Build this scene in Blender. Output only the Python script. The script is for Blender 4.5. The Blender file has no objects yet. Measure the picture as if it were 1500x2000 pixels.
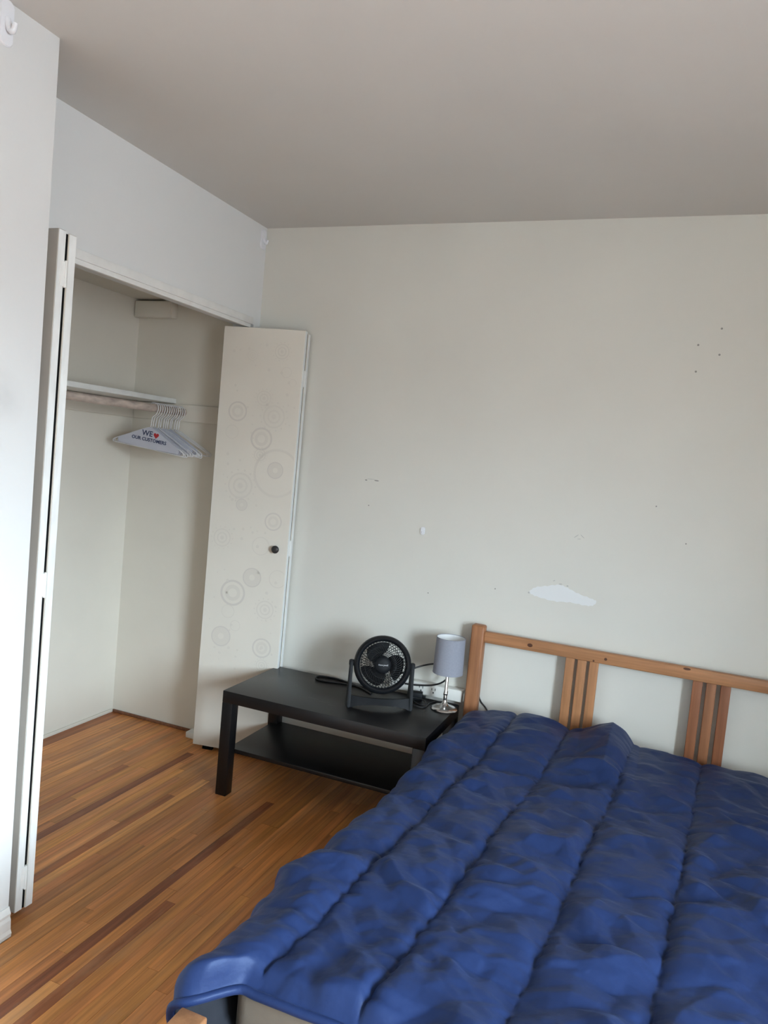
import bpy, bmesh, math, random
from mathutils import Vector, Matrix, noise
random.seed(7)
S = bpy.context.scene
C = S.collection

# ------------------------------------------------------------------ camera
F_PX = 1455.2
cam_d = bpy.data.cameras.new('camera')
cam_d.sensor_fit = 'VERTICAL'
cam_d.sensor_height = 36.0
cam_d.lens = F_PX / 2000.0 * 36.0
cam_d.clip_start = 0.05
cam_o = bpy.data.objects.new('camera', cam_d)
C.objects.link(cam_o)
right = Vector((0.92454221, 0.36955825, 0.09299680))
down = Vector((0.11310085, -0.03305999, -0.99303335))
fwd = Vector((-0.36390919, 0.92861926, -0.07236271))
M = Matrix.Identity(4)
for i in range(3):
    M[i][0] = right[i]; M[i][1] = -down[i]; M[i][2] = -fwd[i]
M[2][3] = 1.5
cam_o.matrix_world = M
S.camera = cam_o

# ------------------------------------------------------------------ world, light, exposure
# overcast daylight: a bright sky above a darker ground, entering by the window in the right-hand wall
SKY, GROUND, SKY_STRENGTH = (0.72, 0.88, 1.0, 1), (0.20, 0.215, 0.23, 1), 29.0
W = bpy.data.worlds.new('sky'); S.world = W
W.use_nodes = True
_n = W.node_tree; bg = _n.nodes['Background']
_tc = _n.nodes.new('ShaderNodeTexCoord'); _sp = _n.nodes.new('ShaderNodeSeparateXYZ')
_rp = _n.nodes.new('ShaderNodeValToRGB')
_mr = _n.nodes.new('ShaderNodeMapRange'); _mr.inputs[1].default_value = -1.0; _mr.inputs[2].default_value = 1.0
_n.links.new(_tc.outputs['Generated'], _sp.inputs[0]); _n.links.new(_sp.outputs['Z'], _mr.inputs[0]); _n.links.new(_mr.outputs[0], _rp.inputs[0])
_rp.color_ramp.elements[0].position = 0.50; _rp.color_ramp.elements[0].color = GROUND
_rp.color_ramp.elements[1].position = 0.57; _rp.color_ramp.elements[1].color = SKY
_n.links.new(_rp.outputs[0], bg.inputs[0])
bg.inputs[1].default_value = SKY_STRENGTH
S.view_settings.view_transform = 'Standard'
S.view_settings.look = 'None'
S.view_settings.gamma = 1.0
S.view_settings.use_curve_mapping = False
S.view_settings.exposure = 1.45
WIN_Y0, WIN_Y1, WIN_Z0, WIN_Z1 = -0.55, 0.90, 0.75, 2.15
# portal in the window opening (guides the sampling of the sky, emits nothing itself)
sky_d = bpy.data.lights.new('window_portal', 'AREA')
sky_d.shape = 'RECTANGLE'; sky_d.size = WIN_Z1-WIN_Z0; sky_d.size_y = WIN_Y1-WIN_Y0
sky_d.cycles.is_portal = True
sky_o = bpy.data.objects.new('window_portal', sky_d)
C.objects.link(sky_o)
sky_o.location = (1.75+0.44, (WIN_Y0+WIN_Y1)/2, (WIN_Z0+WIN_Z1)/2)
sky_o.rotation_euler = (0, math.pi/2, 0)

# ------------------------------------------------------------------ helpers
def box(bm, x0, x1, y0, y1, z0, z1, bev=0.0, seg=2, mat=None):
    r = bmesh.ops.create_cube(bm, size=1.0)
    vs = r['verts']
    for v in vs:
        v.co = Vector(((x0+x1)/2 + v.co.x*(x1-x0), (y0+y1)/2 + v.co.y*(y1-y0), (z0+z1)/2 + v.co.z*(z1-z0)))
    if bev > 0:
        es = list({e for v in vs for e in v.link_edges})
        rr = bmesh.ops.bevel(bm, geom=es, offset=bev, segments=seg, affect='EDGES', profile=0.5, clamp_overlap=True)
        vs = list({v for f in rr['faces'] for v in f.verts} | {v for v in vs if v.is_valid})
    if mat is not None:
        bmesh.ops.transform(bm, matrix=mat, verts=vs)
    return vs

def lathe(bm, prof, n=32, center=(0, 0, 0), mat=None, close=False):
    """prof: list of (r,z); revolve round z."""
    rings = []
    for r, z in prof:
        if r < 1e-6:
            rings.append([bm.verts.new((0, 0, z))])
        else:
            rings.append([bm.verts.new((r*math.cos(2*math.pi*i/n), r*math.sin(2*math.pi*i/n), z)) for i in range(n)])
    pairs = list(zip(rings, rings[1:]))
    if close: pairs.append((rings[-1], rings[0]))
    for a, b in pairs:
        for i in range(n):
            j = (i+1) % n
            if len(a) == 1 and len(b) == 1: continue
            if len(a) == 1: bm.faces.new((a[0], b[i], b[j]))
            elif len(b) == 1: bm.faces.new((a[i], b[0], a[j]))
            else: bm.faces.new((a[i], a[j], b[j], b[i]))
    vs = [v for r in rings for v in r]
    m = Matrix.Translation(center)
    if mat is not None: m = m @ mat
    bmesh.ops.transform(bm, matrix=m, verts=vs)
    return vs

def catmull(pts, sub=8):
    P = [Vector(p) for p in pts]
    P = [P[0]*2-P[1]] + P + [P[-1]*2-P[-2]]
    out = []
    for i in range(1, len(P)-2):
        a, b, c, d = P[i-1], P[i], P[i+1], P[i+2]
        for k in range(sub):
            t = k/sub
            out.append(0.5*((2*b)+(c-a)*t+(2*a-5*b+4*c-d)*t*t+(3*b-a-3*c+d)*t**3))
    out.append(P[-2].copy())
    return out

def tube(bm, pts, r, n=8, cap=True):
    pts = [Vector(p) for p in pts]
    prev = None; rings = []
    for i, p in enumerate(pts):
        t = (pts[min(i+1, len(pts)-1)] - pts[max(i-1, 0)]).normalized()
        if prev is None:
            a = t.orthogonal().normalized()
        else:
            a = (prev - t*prev.dot(t))
            a = a.normalized() if a.length > 1e-6 else t.orthogonal().normalized()
        prev = a; b = t.cross(a)
        rr = r[i] if isinstance(r, (list, tuple)) else r
        rings.append([bm.verts.new(p + a*rr*math.cos(2*math.pi*k/n) + b*rr*math.sin(2*math.pi*k/n)) for k in range(n)])
    for A, B in zip(rings, rings[1:]):
        for k in range(n):
            bm.faces.new((A[k], A[(k+1) % n], B[(k+1) % n], B[k]))
    if cap:
        bm.faces.new(rings[0][::-1]); bm.faces.new(rings[-1])

def obj(name, bm, mat, parent=None, smooth=False, angle=None):
    bmesh.ops.recalc_face_normals(bm, faces=bm.faces)
    me = bpy.data.meshes.new(name)
    bm.to_mesh(me); bm.free()
    if mat: me.materials.append(mat)
    if smooth:
        me.polygons.foreach_set('use_smooth', [True]*len(me.polygons))
        if angle is not None and hasattr(me, 'set_sharp_from_angle'):
            me.set_sharp_from_angle(angle=math.radians(angle))
    o = bpy.data.objects.new(name, me)
    C.objects.link(o)
    if parent: o.parent = parent
    return o

def tag(o, label=None, cat=None, group=None, kind=None):
    if label: o['label'] = label
    if cat: o['category'] = cat
    if group: o['group'] = group
    if kind: o['kind'] = kind
    return o

def empty(name, loc=(0, 0, 0), rz=0.0, **kw):
    o = bpy.data.objects.new(name, None); C.objects.link(o)
    o.location = loc; o.rotation_euler = (0, 0, rz); o.empty_display_size = 0.05
    return tag(o, **kw)

def B(name, mat, parent, *boxes, bev=0.0, seg=2, smooth=True):
    bm = bmesh.new()
    for b in boxes: box(bm, *b, bev=bev, seg=seg)
    return obj(name, bm, mat, parent, smooth=smooth and bev > 0, angle=35)

# ------------------------------------------------------------------ materials
def mat(name, col, rough=0.6, metal=0.0, var=0.0, vscale=8.0, bump=0.0, bscale=120.0, spec=0.5, vstretch=(1, 1, 1), **kw):
    m = bpy.data.materials.new(name); m.use_nodes = True
    nt = m.node_tree; p = nt.nodes['Principled BSDF']
    p.inputs['Base Color'].default_value = (*col, 1)
    p.inputs['Roughness'].default_value = rough
    p.inputs['Metallic'].default_value = metal
    p.inputs['Specular IOR Level'].default_value = spec
    for k, v in kw.items(): p.inputs[k].default_value = v
    geo = nt.nodes.new('ShaderNodeNewGeometry')
    if var > 0:
        mp = nt.nodes.new('ShaderNodeMapping'); mp.inputs['Scale'].default_value = vstretch
        nt.links.new(geo.outputs['Position'], mp.inputs[0])
        nz = nt.nodes.new('ShaderNodeTexNoise'); nz.inputs['Scale'].default_value = vscale; nz.inputs['Detail'].default_value = 5
        nt.links.new(mp.outputs[0], nz.inputs['Vector'])
        rmp = nt.nodes.new('ShaderNodeValToRGB')
        rmp.color_ramp.elements[0].position = 0.3; rmp.color_ramp.elements[1].position = 0.7
        rmp.color_ramp.elements[0].color = (*[c*(1-var) for c in col], 1)
        rmp.color_ramp.elements[1].color = (*[min(1, c*(1+var)) for c in col], 1)
        nt.links.new(nz.outputs['Fac'], rmp.inputs[0]); nt.links.new(rmp.outputs[0], p.inputs['Base Color'])
    if bump > 0:
        nb = nt.nodes.new('ShaderNodeTexNoise'); nb.inputs['Scale'].default_value = bscale; nb.inputs['Detail'].default_value = 3
        nt.links.new(geo.outputs['Position'], nb.inputs['Vector'])
        bp = nt.nodes.new('ShaderNodeBump'); bp.inputs['Strength'].default_value = bump; bp.inputs['Distance'].default_value = 0.002
        nt.links.new(nb.outputs['Fac'], bp.inputs['Height']); nt.links.new(bp.outputs[0], p.inputs['Normal'])
    return m

def stain(m, center, radius, col, amount, nscale=14.0):
    """a smudge with a shape of its own on a painted wall"""
    nt = m.node_tree; p = nt.nodes['Principled BSDF']; N = nt.nodes.new; L = nt.links.new
    geo = N('ShaderNodeNewGeometry')
    ds = N('ShaderNodeVectorMath'); ds.operation = 'DISTANCE'; ds.inputs[1].default_value = center
    L(geo.outputs['Position'], ds.inputs[0])
    mr = N('ShaderNodeMapRange'); mr.inputs[1].default_value = radius; mr.inputs[2].default_value = radius*0.2
    mr.inputs[3].default_value = 0; mr.inputs[4].default_value = amount
    L(ds.outputs['Value'], mr.inputs[0])
    nz = N('ShaderNodeTexNoise'); nz.inputs['Scale'].default_value = nscale
    L(geo.outputs['Position'], nz.inputs['Vector'])
    mu = N('ShaderNodeMath'); mu.operation = 'MULTIPLY'
    L(mr.outputs[0], mu.inputs[0]); L(nz.outputs['Fac'], mu.inputs[1])
    mx = N('ShaderNodeMix'); mx.data_type = 'RGBA'
    src = p.inputs['Base Color'].links[0].from_socket if p.inputs['Base Color'].is_linked else None
    if src: L(src, mx.inputs[6])
    else: mx.inputs[6].default_value = p.inputs['Base Color'].default_value
    mx.inputs[7].default_value = (*col, 1)
    L(mu.outputs[0], mx.inputs[0]); L(mx.outputs[2], p.inputs['Base Color'])

M_wall = mat('wall_paint', (0.70, 0.685, 0.63), 0.75, var=0.02, vscale=2.5, bump=0.12, bscale=90, spec=0.25)
M_wall_l = mat('wall_paint_white', (0.735, 0.74, 0.735), 0.65, var=0.02, vscale=2.5, bump=0.12, bscale=90, spec=0.3)
M_wall_j = mat("wall_paint_jut", (0.69, 0.695, 0.69), 0.65, var=0.02, vscale=2.5, bump=0.12, bscale=90, spec=0.3)  # same white paint, darkened to hold down the strong window light
stain(M_wall_j, (-1.687, 1.46, 1.56), 0.09, (0.45, 0.45, 0.45), 0.75)
M_closet = mat('closet_paint', (0.72, 0.68, 0.60), 0.7, var=0.03, vscale=3, bump=0.12, bscale=80, spec=0.25)
M_ceil = mat('ceiling_paint', (0.66, 0.65, 0.625), 0.8, var=0.02, vscale=2, bump=0.1, bscale=100, spec=0.2)
M_trim = mat('trim_paint', (0.78, 0.78, 0.76), 0.45, var=0.04, vscale=20, spec=0.4)
M_door = mat('door_paint', (0.745, 0.705, 0.63), 0.5, var=0.02, vscale=5, spec=0.4)
M_door_edge = mat('door_edge_paint', (0.78, 0.79, 0.78), 0.5, var=0.08, vscale=35, vstretch=(1, 1, 0.25), spec=0.4)
M_print = mat('door_print', (0.655, 0.615, 0.56), 0.5, spec=0.4)
M_print2 = mat('door_print_pale', (0.70, 0.66, 0.592), 0.5, spec=0.4)
M_darkgap = mat('gap_shade_pivot_black', (0.004, 0.004, 0.004), 0.9, spec=0.1)  # black for the shade in the door gaps and for the floor pivot
M_knob = mat('knob_black', (0.025, 0.025, 0.027), 0.4)
M_table = mat('black_brown_foil', (0.008, 0.0075, 0.008), 0.35, var=0.15, vscale=30, vstretch=(0.4, 6, 6), spec=0.4)
M_plast = mat('black_plastic', (0.006, 0.007, 0.009), 0.4, spec=0.35)
M_plast_m = mat('black_plastic_matt', (0.006, 0.007, 0.009), 0.55, spec=0.2)
M_cable = mat('cable_black', (0.01, 0.01, 0.012), 0.5)
M_logo = mat('logo_grey', (0.5, 0.5, 0.52), 0.4)
M_shade = mat('lampshade_grey', (0.27, 0.28, 0.33), 0.8, var=0.05, vscale=150)
M_shade_in = mat('lampshade_lining', (0.82, 0.83, 0.84), 0.7)
M_chrome = mat('brushed_steel', (0.62, 0.61, 0.60), 0.22, metal=1.0)
M_white = mat('white_plastic', (0.75, 0.74, 0.70), 0.4)
M_hook = mat('hook_plastic', (0.80, 0.81, 0.85), 0.3)
M_hole = mat('dark_hole', (0.03, 0.03, 0.03), 0.8)
M_mark = mat('scuff_grey', (0.30, 0.29, 0.27), 0.8)
M_spackle = mat('spackle', (0.775, 0.785, 0.785), 0.8, bump=0.1, bscale=60)
M_matt = mat('mattress_ticking_shaded', (0.17, 0.145, 0.115), 0.9, var=0.04, vscale=40, bump=0.2, bscale=300)  # ticking darkened to stand in for shade at the bed foot
M_wire = mat('hanger_wire', (0.70, 0.70, 0.72), 0.35, metal=0.0)
M_paper = mat('hanger_paper', (0.52, 0.53, 0.60), 0.7)
M_navy = mat('print_navy', (0.03, 0.045, 0.11), 0.7)
M_red = mat('print_red', (0.45, 0.03, 0.035), 0.7)
M_rod = mat('worn_rod', (0.46, 0.38, 0.33), 0.6, var=0.3, vscale=30, vstretch=(1.5, 0.5, 1.5))
M_slatwood = mat('bed_slat_wood', (0.55, 0.36, 0.20), 0.6, var=0.15, vscale=6, vstretch=(1, 8, 8))
M_glass = bpy.data.materials.new('window_glass'); M_glass.use_nodes = True
_nt = M_glass.node_tree; _nt.nodes.remove(_nt.nodes['Principled BSDF'])
_t = _nt.nodes.new('ShaderNodeBsdfTransparent'); _g = _nt.nodes.new('ShaderNodeBsdfGlossy'); _g.inputs['Roughness'].default_value = 0.02
_x = _nt.nodes.new('ShaderNodeMixShader'); _x.inputs[0].default_value = 0.06
_nt.links.new(_t.outputs[0], _x.inputs[1]); _nt.links.new(_g.outputs[0], _x.inputs[2]); _nt.links.new(_x.outputs[0], _nt.nodes['Material Output'].inputs[0])

def wood(name, base_from_object=False, col=(0.4, 0.2, 0.07), grain_axis=1, rough=0.32, coat=0.0, contrast=0.35, island=False, gscale=(70, 2.2, 70), wear=0.0):
    m = bpy.data.materials.new(name); m.use_nodes = True
    nt = m.node_tree; p = nt.nodes['Principled BSDF']; N = nt.nodes.new; L = nt.links.new
    geo = N('ShaderNodeNewGeometry'); oi = N('ShaderNodeObjectInfo')
    mp = N('ShaderNodeMapping'); mp.inputs['Scale'].default_value = gscale
    rnd = N('ShaderNodeMath'); rnd.operation = 'MULTIPLY'; rnd.inputs[1].default_value = 37.0
    L(geo.outputs['Random Per Island'] if island else oi.outputs['Random'], rnd.inputs[0])
    ad = N('ShaderNodeVectorMath'); ad.operation = 'ADD'
    L(geo.outputs['Position'], ad.inputs[0]); L(rnd.outputs[0], ad.inputs[1])
    L(ad.outputs[0], mp.inputs[0])
    nz = N('ShaderNodeTexNoise'); nz.inputs['Scale'].default_value = 1.0; nz.inputs['Detail'].default_value = 6; nz.inputs['Roughness'].default_value = 0.62
    L(mp.outputs[0], nz.inputs['Vector'])
    big = N('ShaderNodeTexNoise'); big.inputs['Scale'].default_value = 3.0; big.inputs['Detail'].default_value = 4
    L(geo.outputs['Position'], big.inputs['Vector'])
    mr = N('ShaderNodeMapRange'); mr.inputs[1].default_value = 0.3; mr.inputs[2].default_value = 0.7
    mr.inputs[3].default_value = 1-contrast; mr.inputs[4].default_value = 1+contrast
    L(nz.outputs['Fac'], mr.inputs[0])
    mr2 = N('ShaderNodeMapRange'); mr2.inputs[1].default_value = 0.3; mr2.inputs[2].default_value = 0.7
    mr2.inputs[3].default_value = 0.88; mr2.inputs[4].default_value = 1.12
    L(big.outputs['Fac'], mr2.inputs[0])
    mm = N('ShaderNodeMath'); mm.operation = 'MULTIPLY'; L(mr.outputs[0], mm.inputs[0]); L(mr2.outputs[0], mm.inputs[1])
    sc = N('ShaderNodeVectorMath'); sc.operation = 'SCALE'
    if island:
        rp = N('ShaderNodeValToRGB')
        rp.color_ramp.elements[0].color = (col[0]*0.7, col[1]*0.62, col[2]*0.6, 1); rp.color_ramp.elements[1].color = (col[0]*1.15, col[1]*1.15, col[2]*1.1, 1)
        L(geo.outputs['Random Per Island'], rp.inputs[0]); L(rp.outputs[0], sc.inputs[0])
    elif base_from_object:
        L(oi.outputs['Color'], sc.inputs[0])
    else:
        sc.inputs[0].default_value = col
    L(mm.outputs[0], sc.inputs['Scale'])
    if wear > 0:
        wm = N('ShaderNodeMapping'); wm.inputs['Scale'].default_value = (9, 2.6, 9); L(geo.outputs['Position'], wm.inputs[0])
        wn = N('ShaderNodeTexNoise'); wn.inputs['Scale'].default_value = 1.0; wn.inputs['Detail'].default_value = 7; wn.inputs['Roughness'].default_value = 0.65
        L(wm.outputs[0], wn.inputs['Vector'])
        wr = N('ShaderNodeMapRange'); wr.inputs[1].default_value = 0.52; wr.inputs[2].default_value = 0.74; wr.inputs[3].default_value = 0; wr.inputs[4].default_value = wear
        L(wn.outputs['Fac'], wr.inputs[0])
        wx = N('ShaderNodeMix'); wx.data_type = 'RGBA'; wx.inputs[7].default_value = (0.42, 0.25, 0.14, 1)
        L(wr.outputs[0], wx.inputs[0]); L(sc.outputs[0], wx.inputs[6]); L(wx.outputs[2], p.inputs['Base Color'])
    else:
        L(sc.outputs[0], p.inputs['Base Color'])
    p.inputs['Roughness'].default_value = rough; p.inputs['Specular IOR Level'].default_value = 0.35
    p.inputs['Coat Weight'].default_value = coat; p.inputs['Coat Roughness'].default_value = 0.25
    rr = N('ShaderNodeMapRange'); rr.inputs[3].default_value = rough-0.07; rr.inputs[4].default_value = rough+0.13
    L(big.outputs['Fac'], rr.inputs[0]); L(rr.outputs[0], p.inputs['Roughness'])
    bp = N('ShaderNodeBump'); bp.inputs['Strength'].default_value = 0.15; bp.inputs['Distance'].default_value = 0.001
    L(nz.outputs['Fac'], bp.inputs['Height']); L(bp.outputs[0], p.inputs['Normal'])
    return m

FLOOR_COL = (0.53, 0.215, 0.066)
M_plank = wood('oak_plank', base_from_object=True, rough=0.36, wear=0.5)
M_plankfield = wood('oak_plank_field', island=True, col=FLOOR_COL, rough=0.34)
M_floor = mat('subfloor_dark', (0.06, 0.03, 0.015), 0.8)
M_pine_x = wood('pine_along_x', base_from_object=True, rough=0.42, contrast=0.25, gscale=(2.5, 60, 60))
M_pine_y = wood('pine_along_y', base_from_object=True, rough=0.42, contrast=0.25, gscale=(60, 2.5, 60))
M_pine_z = wood('pine_along_z', base_from_object=True, rough=0.42, contrast=0.25, gscale=(60, 60, 2.5))
M_knot = mat('pine_knot', (0.09, 0.03, 0.012), 0.5)

# ------------------------------------------------------------------ room shell
YB = 3.17            # back wall
XC = -1.979          # closet front wall (room side)
XR = -2.708          # closet rear wall
XJ = -1.687          # wall that juts into the room at left
YJ = 1.588           # its end
ZC = 2.5435           # ceiling
XRW = 1.75           # right wall
YF = -1.3            # wall behind the camera
T = 0.12
def struct(name, m, *boxes, **kw):
    o = B(name, m, None, *boxes, **kw); o['kind'] = 'structure'; return o

floor = struct('floor', M_floor, (XR-T, XRW+0.45, YF-T, YB+T, -0.10, -0.012))
ceiling = struct('ceiling', M_ceil, (XR-T, XRW+0.45, YF-T, YB+T, ZC, ZC+0.1))
wall_back = struct('wall_back', M_wall, (XC-0.0, XRW+0.45, YB, YB+T, -0.012, ZC))
wall_closet_end = struct('wall_closet_end', M_closet, (XR-T, XC, YB, YB+T, -0.012, ZC))
wall_left = struct('wall_left', M_wall_l, (XC-0.115, XC, YJ, YB, 2.075, ZC), (XC-0.115, XC, 3.115, YB, -0.012, 2.075))
wall_jut = struct('wall_left_jut', M_wall_j, (XR-T, XJ, YF, YJ, -0.012, ZC))
wall_closet = struct('wall_closet_rear', M_closet, (XR-T, XR, YJ, YB, -0.012, ZC))
clos_ceil = struct('ceiling_closet', M_closet, (XR, XC-0.115, YJ, YB, 2.195, 2.23))
wall_front = struct('wall_front', M_wall, (XR-T, XRW+0.45, YF-T, YF, -0.012, ZC))
wall_right = struct('wall_right', M_wall, (XRW, XRW+0.45, YF, WIN_Y0, -0.012, ZC), (XRW, XRW+0.45, WIN_Y1, YB, -0.012, ZC),
                    (XRW, XRW+0.45, WIN_Y0, WIN_Y1, -0.012, WIN_Z0), (XRW, XRW+0.45, WIN_Y0, WIN_Y1, WIN_Z1, ZC))
win = empty('window_1', (XRW+0.34, 0, 0), kind='structure')
bm = bmesh.new()
for a in ((WIN_Y0, WIN_Y0+0.05, WIN_Z0, WIN_Z1), (WIN_Y1-0.05, WIN_Y1, WIN_Z0, WIN_Z1), (WIN_Y0, WIN_Y1, WIN_Z0, WIN_Z0+0.05),
          (WIN_Y0, WIN_Y1, WIN_Z1-0.05, WIN_Z1)):
    box(bm, 0, 0.05, *a)
obj('window_frame', bm, M_trim, win)
zm = (WIN_Z0+WIN_Z1)/2
B('sash_rail', M_trim, win, (0, 0.05, WIN_Y0+0.05, WIN_Y1-0.05, zm-0.025, zm+0.025))
B('pane', M_glass, win, (0.02, 0.026, WIN_Y0+0.05, WIN_Y1-0.05, WIN_Z0+0.05, zm-0.025))
B('pane', M_glass, win, (0.02, 0.026, WIN_Y0+0.05, WIN_Y1-0.05, zm+0.025, WIN_Z1-0.05))
B('window_sill', M_trim, win, (-0.37, 0.0, WIN_Y0-0.04, WIN_Y1+0.04, WIN_Z0-0.03, WIN_Z0+0.0), bev=0.006)

# unseen bunched cloth, added beside the window to dim the back wall's right end
bm = bmesh.new(); rows = []
for i in range(41):
    u = i/40; x = XRW - 0.01 - 0.17*u; yy = 0.985 + 0.035*math.sin(u*math.pi*9)
    rows.append([bm.verts.new((x - XRW - 0.34, yy + 0.012*math.sin(5*z + 9*u), z)) for z in (0.25, 0.7, 1.2, 1.7, 2.3)])
for A_, B_ in zip(rows, rows[1:]):
    for k in range(4): bm.faces.new((A_[k], A_[k+1], B_[k+1], B_[k]))
bmesh.ops.solidify(bm, geom=list(bm.faces), thickness=0.003)
obj('light_block_curtain', bm, mat('light_block_cloth', (0.45, 0.44, 0.42), 0.9), win, smooth=True)

# narrow oak strips, running towards the back wall
unit = None
def plank_mesh():
    bm = bmesh.new(); box(bm, 0, 1, 0, 1, 0, 1); bmesh.ops.recalc_face_normals(bm, faces=bm.faces)
    me = bpy.data.meshes.new('plank'); bm.to_mesh(me); bm.free(); me.materials.append(M_plank); return me
unit = plank_mesh()
PW = 0.0385
rng = random.Random(21)
def plank_col(x, y0, y1):
    f = rng.uniform(0.84, 1.16)
    c = [FLOOR_COL[0]*f, FLOOR_COL[1]*f*rng.uniform(0.94, 1.05), FLOOR_COL[2]*f*rng.uniform(0.88, 1.08)]
    r = rng.random()
    if r < 0.09: c = [c[0]*0.60, c[1]*0.48, c[2]*0.5]
    elif r < 0.20: c = [c[0]*1.16, c[1]*1.28, c[2]*1.4]
    return c
def plank(x0, x1, y0, y1, col):
    o = bpy.data.objects.new('plank', unit); C.objects.link(o)
    o.parent = floor
    o.location = (x0, y0, -0.011); o.scale = (x1-x0, y1-y0, 0.011 + rng.uniform(-0.0003, 0.0003))
    o.color = (*col, 1)
nrow = int((-0.62 - XR) / PW)
np_ = 0
dark_rows = {int((-1.455-XR)/PW): (0.9, 2.72), int((-2.018-XR)/PW): (1.9, 2.95)}
for i in range(nrow):
    x0 = XR + i*PW; x1 = x0 + PW - 0.0007
    y = 0.55 if x0 > XJ else YJ
    ylim = YB
    y -= rng.uniform(0.0, 0.5) if x0 > XJ else 0.0
    while y < ylim - 0.02:
        ln = rng.uniform(0.45, 1.35)
        y2 = min(ylim, y + ln)
        if ylim - y2 < 0.2: y2 = ylim
        col = plank_col(x0, y, y2)
        if i in dark_rows:
            a, b = dark_rows[i]
            if y < a < y2 - 0.1: y2 = a
            elif abs(y-a) < 1e-6: y2 = b; col = (0.24, 0.075, 0.028)
        plank(x0, x1, y, y2 - 0.0007, col); np_ += 1
        y = y2
# the rest of the floor, under the bed and behind the camera
bm = bmesh.new()
for i in range(int((XRW - XJ) / PW)+1):
    x0 = XJ + i*PW
    y = YF
    ymax = YB if x0 > XR + nrow*PW - 1e-4 else 0.05
    if x0 >= XR + (nrow-1)*PW and x0 < XR + nrow*PW: x0 = XR + nrow*PW
    while y < ymax - 0.01:
        y2 = min(ymax, y + rng.uniform(0.5, 1.4))
        box(bm, x0, min(x0+PW-0.0007, XRW), y, y2-0.0007, -0.011, 0.0); y = y2
o = obj('plank_field', bm, M_plankfield, floor); o['kind'] = 'stuff'

# baseboard with a moulded profile along the jutting wall
def profile_run(name, prof, x, y0, y1, m, parent=None):
    bm = bmesh.new()
    a = [bm.verts.new((x+px, y0, pz)) for px, pz in prof]; b = [bm.verts.new((x+px, y1, pz)) for px, pz in prof]
    n = len(prof)
    for k in range(n): bm.faces.new((a[k], a[(k+1) % n], b[(k+1) % n], b[k]))
    bm.faces.new(a[::-1]); bm.faces.new(b)
    return obj(name, bm, m, parent)
bprof = [(0, 0), (0.016, 0), (0.018, 0.012), (0.0135, 0.022), (0.0125, 0.05), (0.009, 0.06), (0.011, 0.07), (0.006, 0.082), (0.004, 0.088), (0, 0.088)]
o = profile_run('baseboard_left', bprof, XJ, YF, YJ, M_trim); o['kind'] = 'structure'
# thin strips at the foot of the closet walls
struct('baseboard_closet_rear', M_closet, (XR, XR+0.008, YJ, YB-0.008, 0, 0.018), bev=0.002)
o = struct('baseboard_closet_end', M_plank, (XR+0.008, XC-0.115, YB-0.010, YB, 0, 0.016), bev=0.003); o.color = (0.20, 0.085, 0.045, 1)
struct('baseboard_jamb', M_trim, (-2.175, XC-0.06, 3.095, YB-0.010, 0, 0.030), bev=0.003)
# header trim with sliding track
struct('trim_1', M_trim, (XC, XC+0.010, YJ, 3.095, 2.072, 2.105), bev=0.003)
struct('trim_2', M_trim, (XC-0.010, XC+0.004, YJ, 3.085, 2.055, 2.075), bev=0.002)
# cleats under the closet shelf
struct('trim_3', M_closet, (XR, -2.095, YB-0.018, YB, 1.588, 1.672), bev=0.002)
struct('trim_4', M_closet, (XR, XR+0.018, YJ, YB-0.018, 1.588, 1.672), bev=0.002)

# ------------------------------------------------------------------ marks on the back wall (parts of the wall)
def blob(pts, y, th=0.0006):
    bm = bmesh.new()
    a = [bm.verts.new((px, y, pz)) for px, pz in pts]; b = [bm.verts.new((px, y-th, pz)) for px, pz in pts]
    n = len(pts)
    for k in range(n): bm.faces.new((a[k], a[(k+1) % n], b[(k+1) % n], b[k]))
    bm.faces.new(b); return bm
ctrl = [(-0.492, 0.975), (-0.468, 0.995), (-0.42, 1.008), (-0.37, 1.020), (-0.335, 1.012), (-0.29, 0.995), (-0.235, 0.982), (-0.214, 0.974), (-0.226, 0.955), (-0.26, 0.950), (-0.32, 0.953), (-0.385, 0.948), (-0.45, 0.955), (-0.485, 0.964)]
cp = catmull([(x, 0, z) for x, z in ctrl] + [(ctrl[0][0], 0, ctrl[0][1])], 5)[:-1]
obj('spackle_patch', blob([(p.x-0.053, p.z + 0.018 + 0.002*math.sin(i*2.3)) for i, p in enumerate(cp)], YB), M_spackle, wall_back)
def speck(x, z, rx, rz, m=M_mark, name='nail_hole', tilt=0.0):
    pts = []
    for k in range(9):
        a = 2*math.pi*k/9; px, pz = rx*math.cos(a), rz*math.sin(a)
        pts.append((x+px*math.cos(tilt)-pz*math.sin(tilt), z+px*math.sin(tilt)+pz*math.cos(tilt)))
    obj(name, blob(pts, YB, 0.0005), m, wall_back)
for x, z in ((0.079, 2.115), (0.002, 2.050), (0.082, 2.015), (0.005, 1.947)): speck(x, z, 0.0042, 0.0042)
for x, z in ((-0.080, 1.408), (-0.693, 0.980), (-0.994, 0.915), (0.046, 1.273), (-1.321, 1.275)): speck(x, z, 0.003, 0.003)
M_scuff2 = mat('scuff_pale', (0.48, 0.47, 0.45), 0.8)
for x, z, rx, rz, t in ((-1.295, 1.381, 0.006, 0.003, 0), (-1.243, 1.383, 0.012, 0.0028, -0.05)): speck(x-0.05, z+0.009, rx, rz, M_mark, 'scuff', t)
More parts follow.
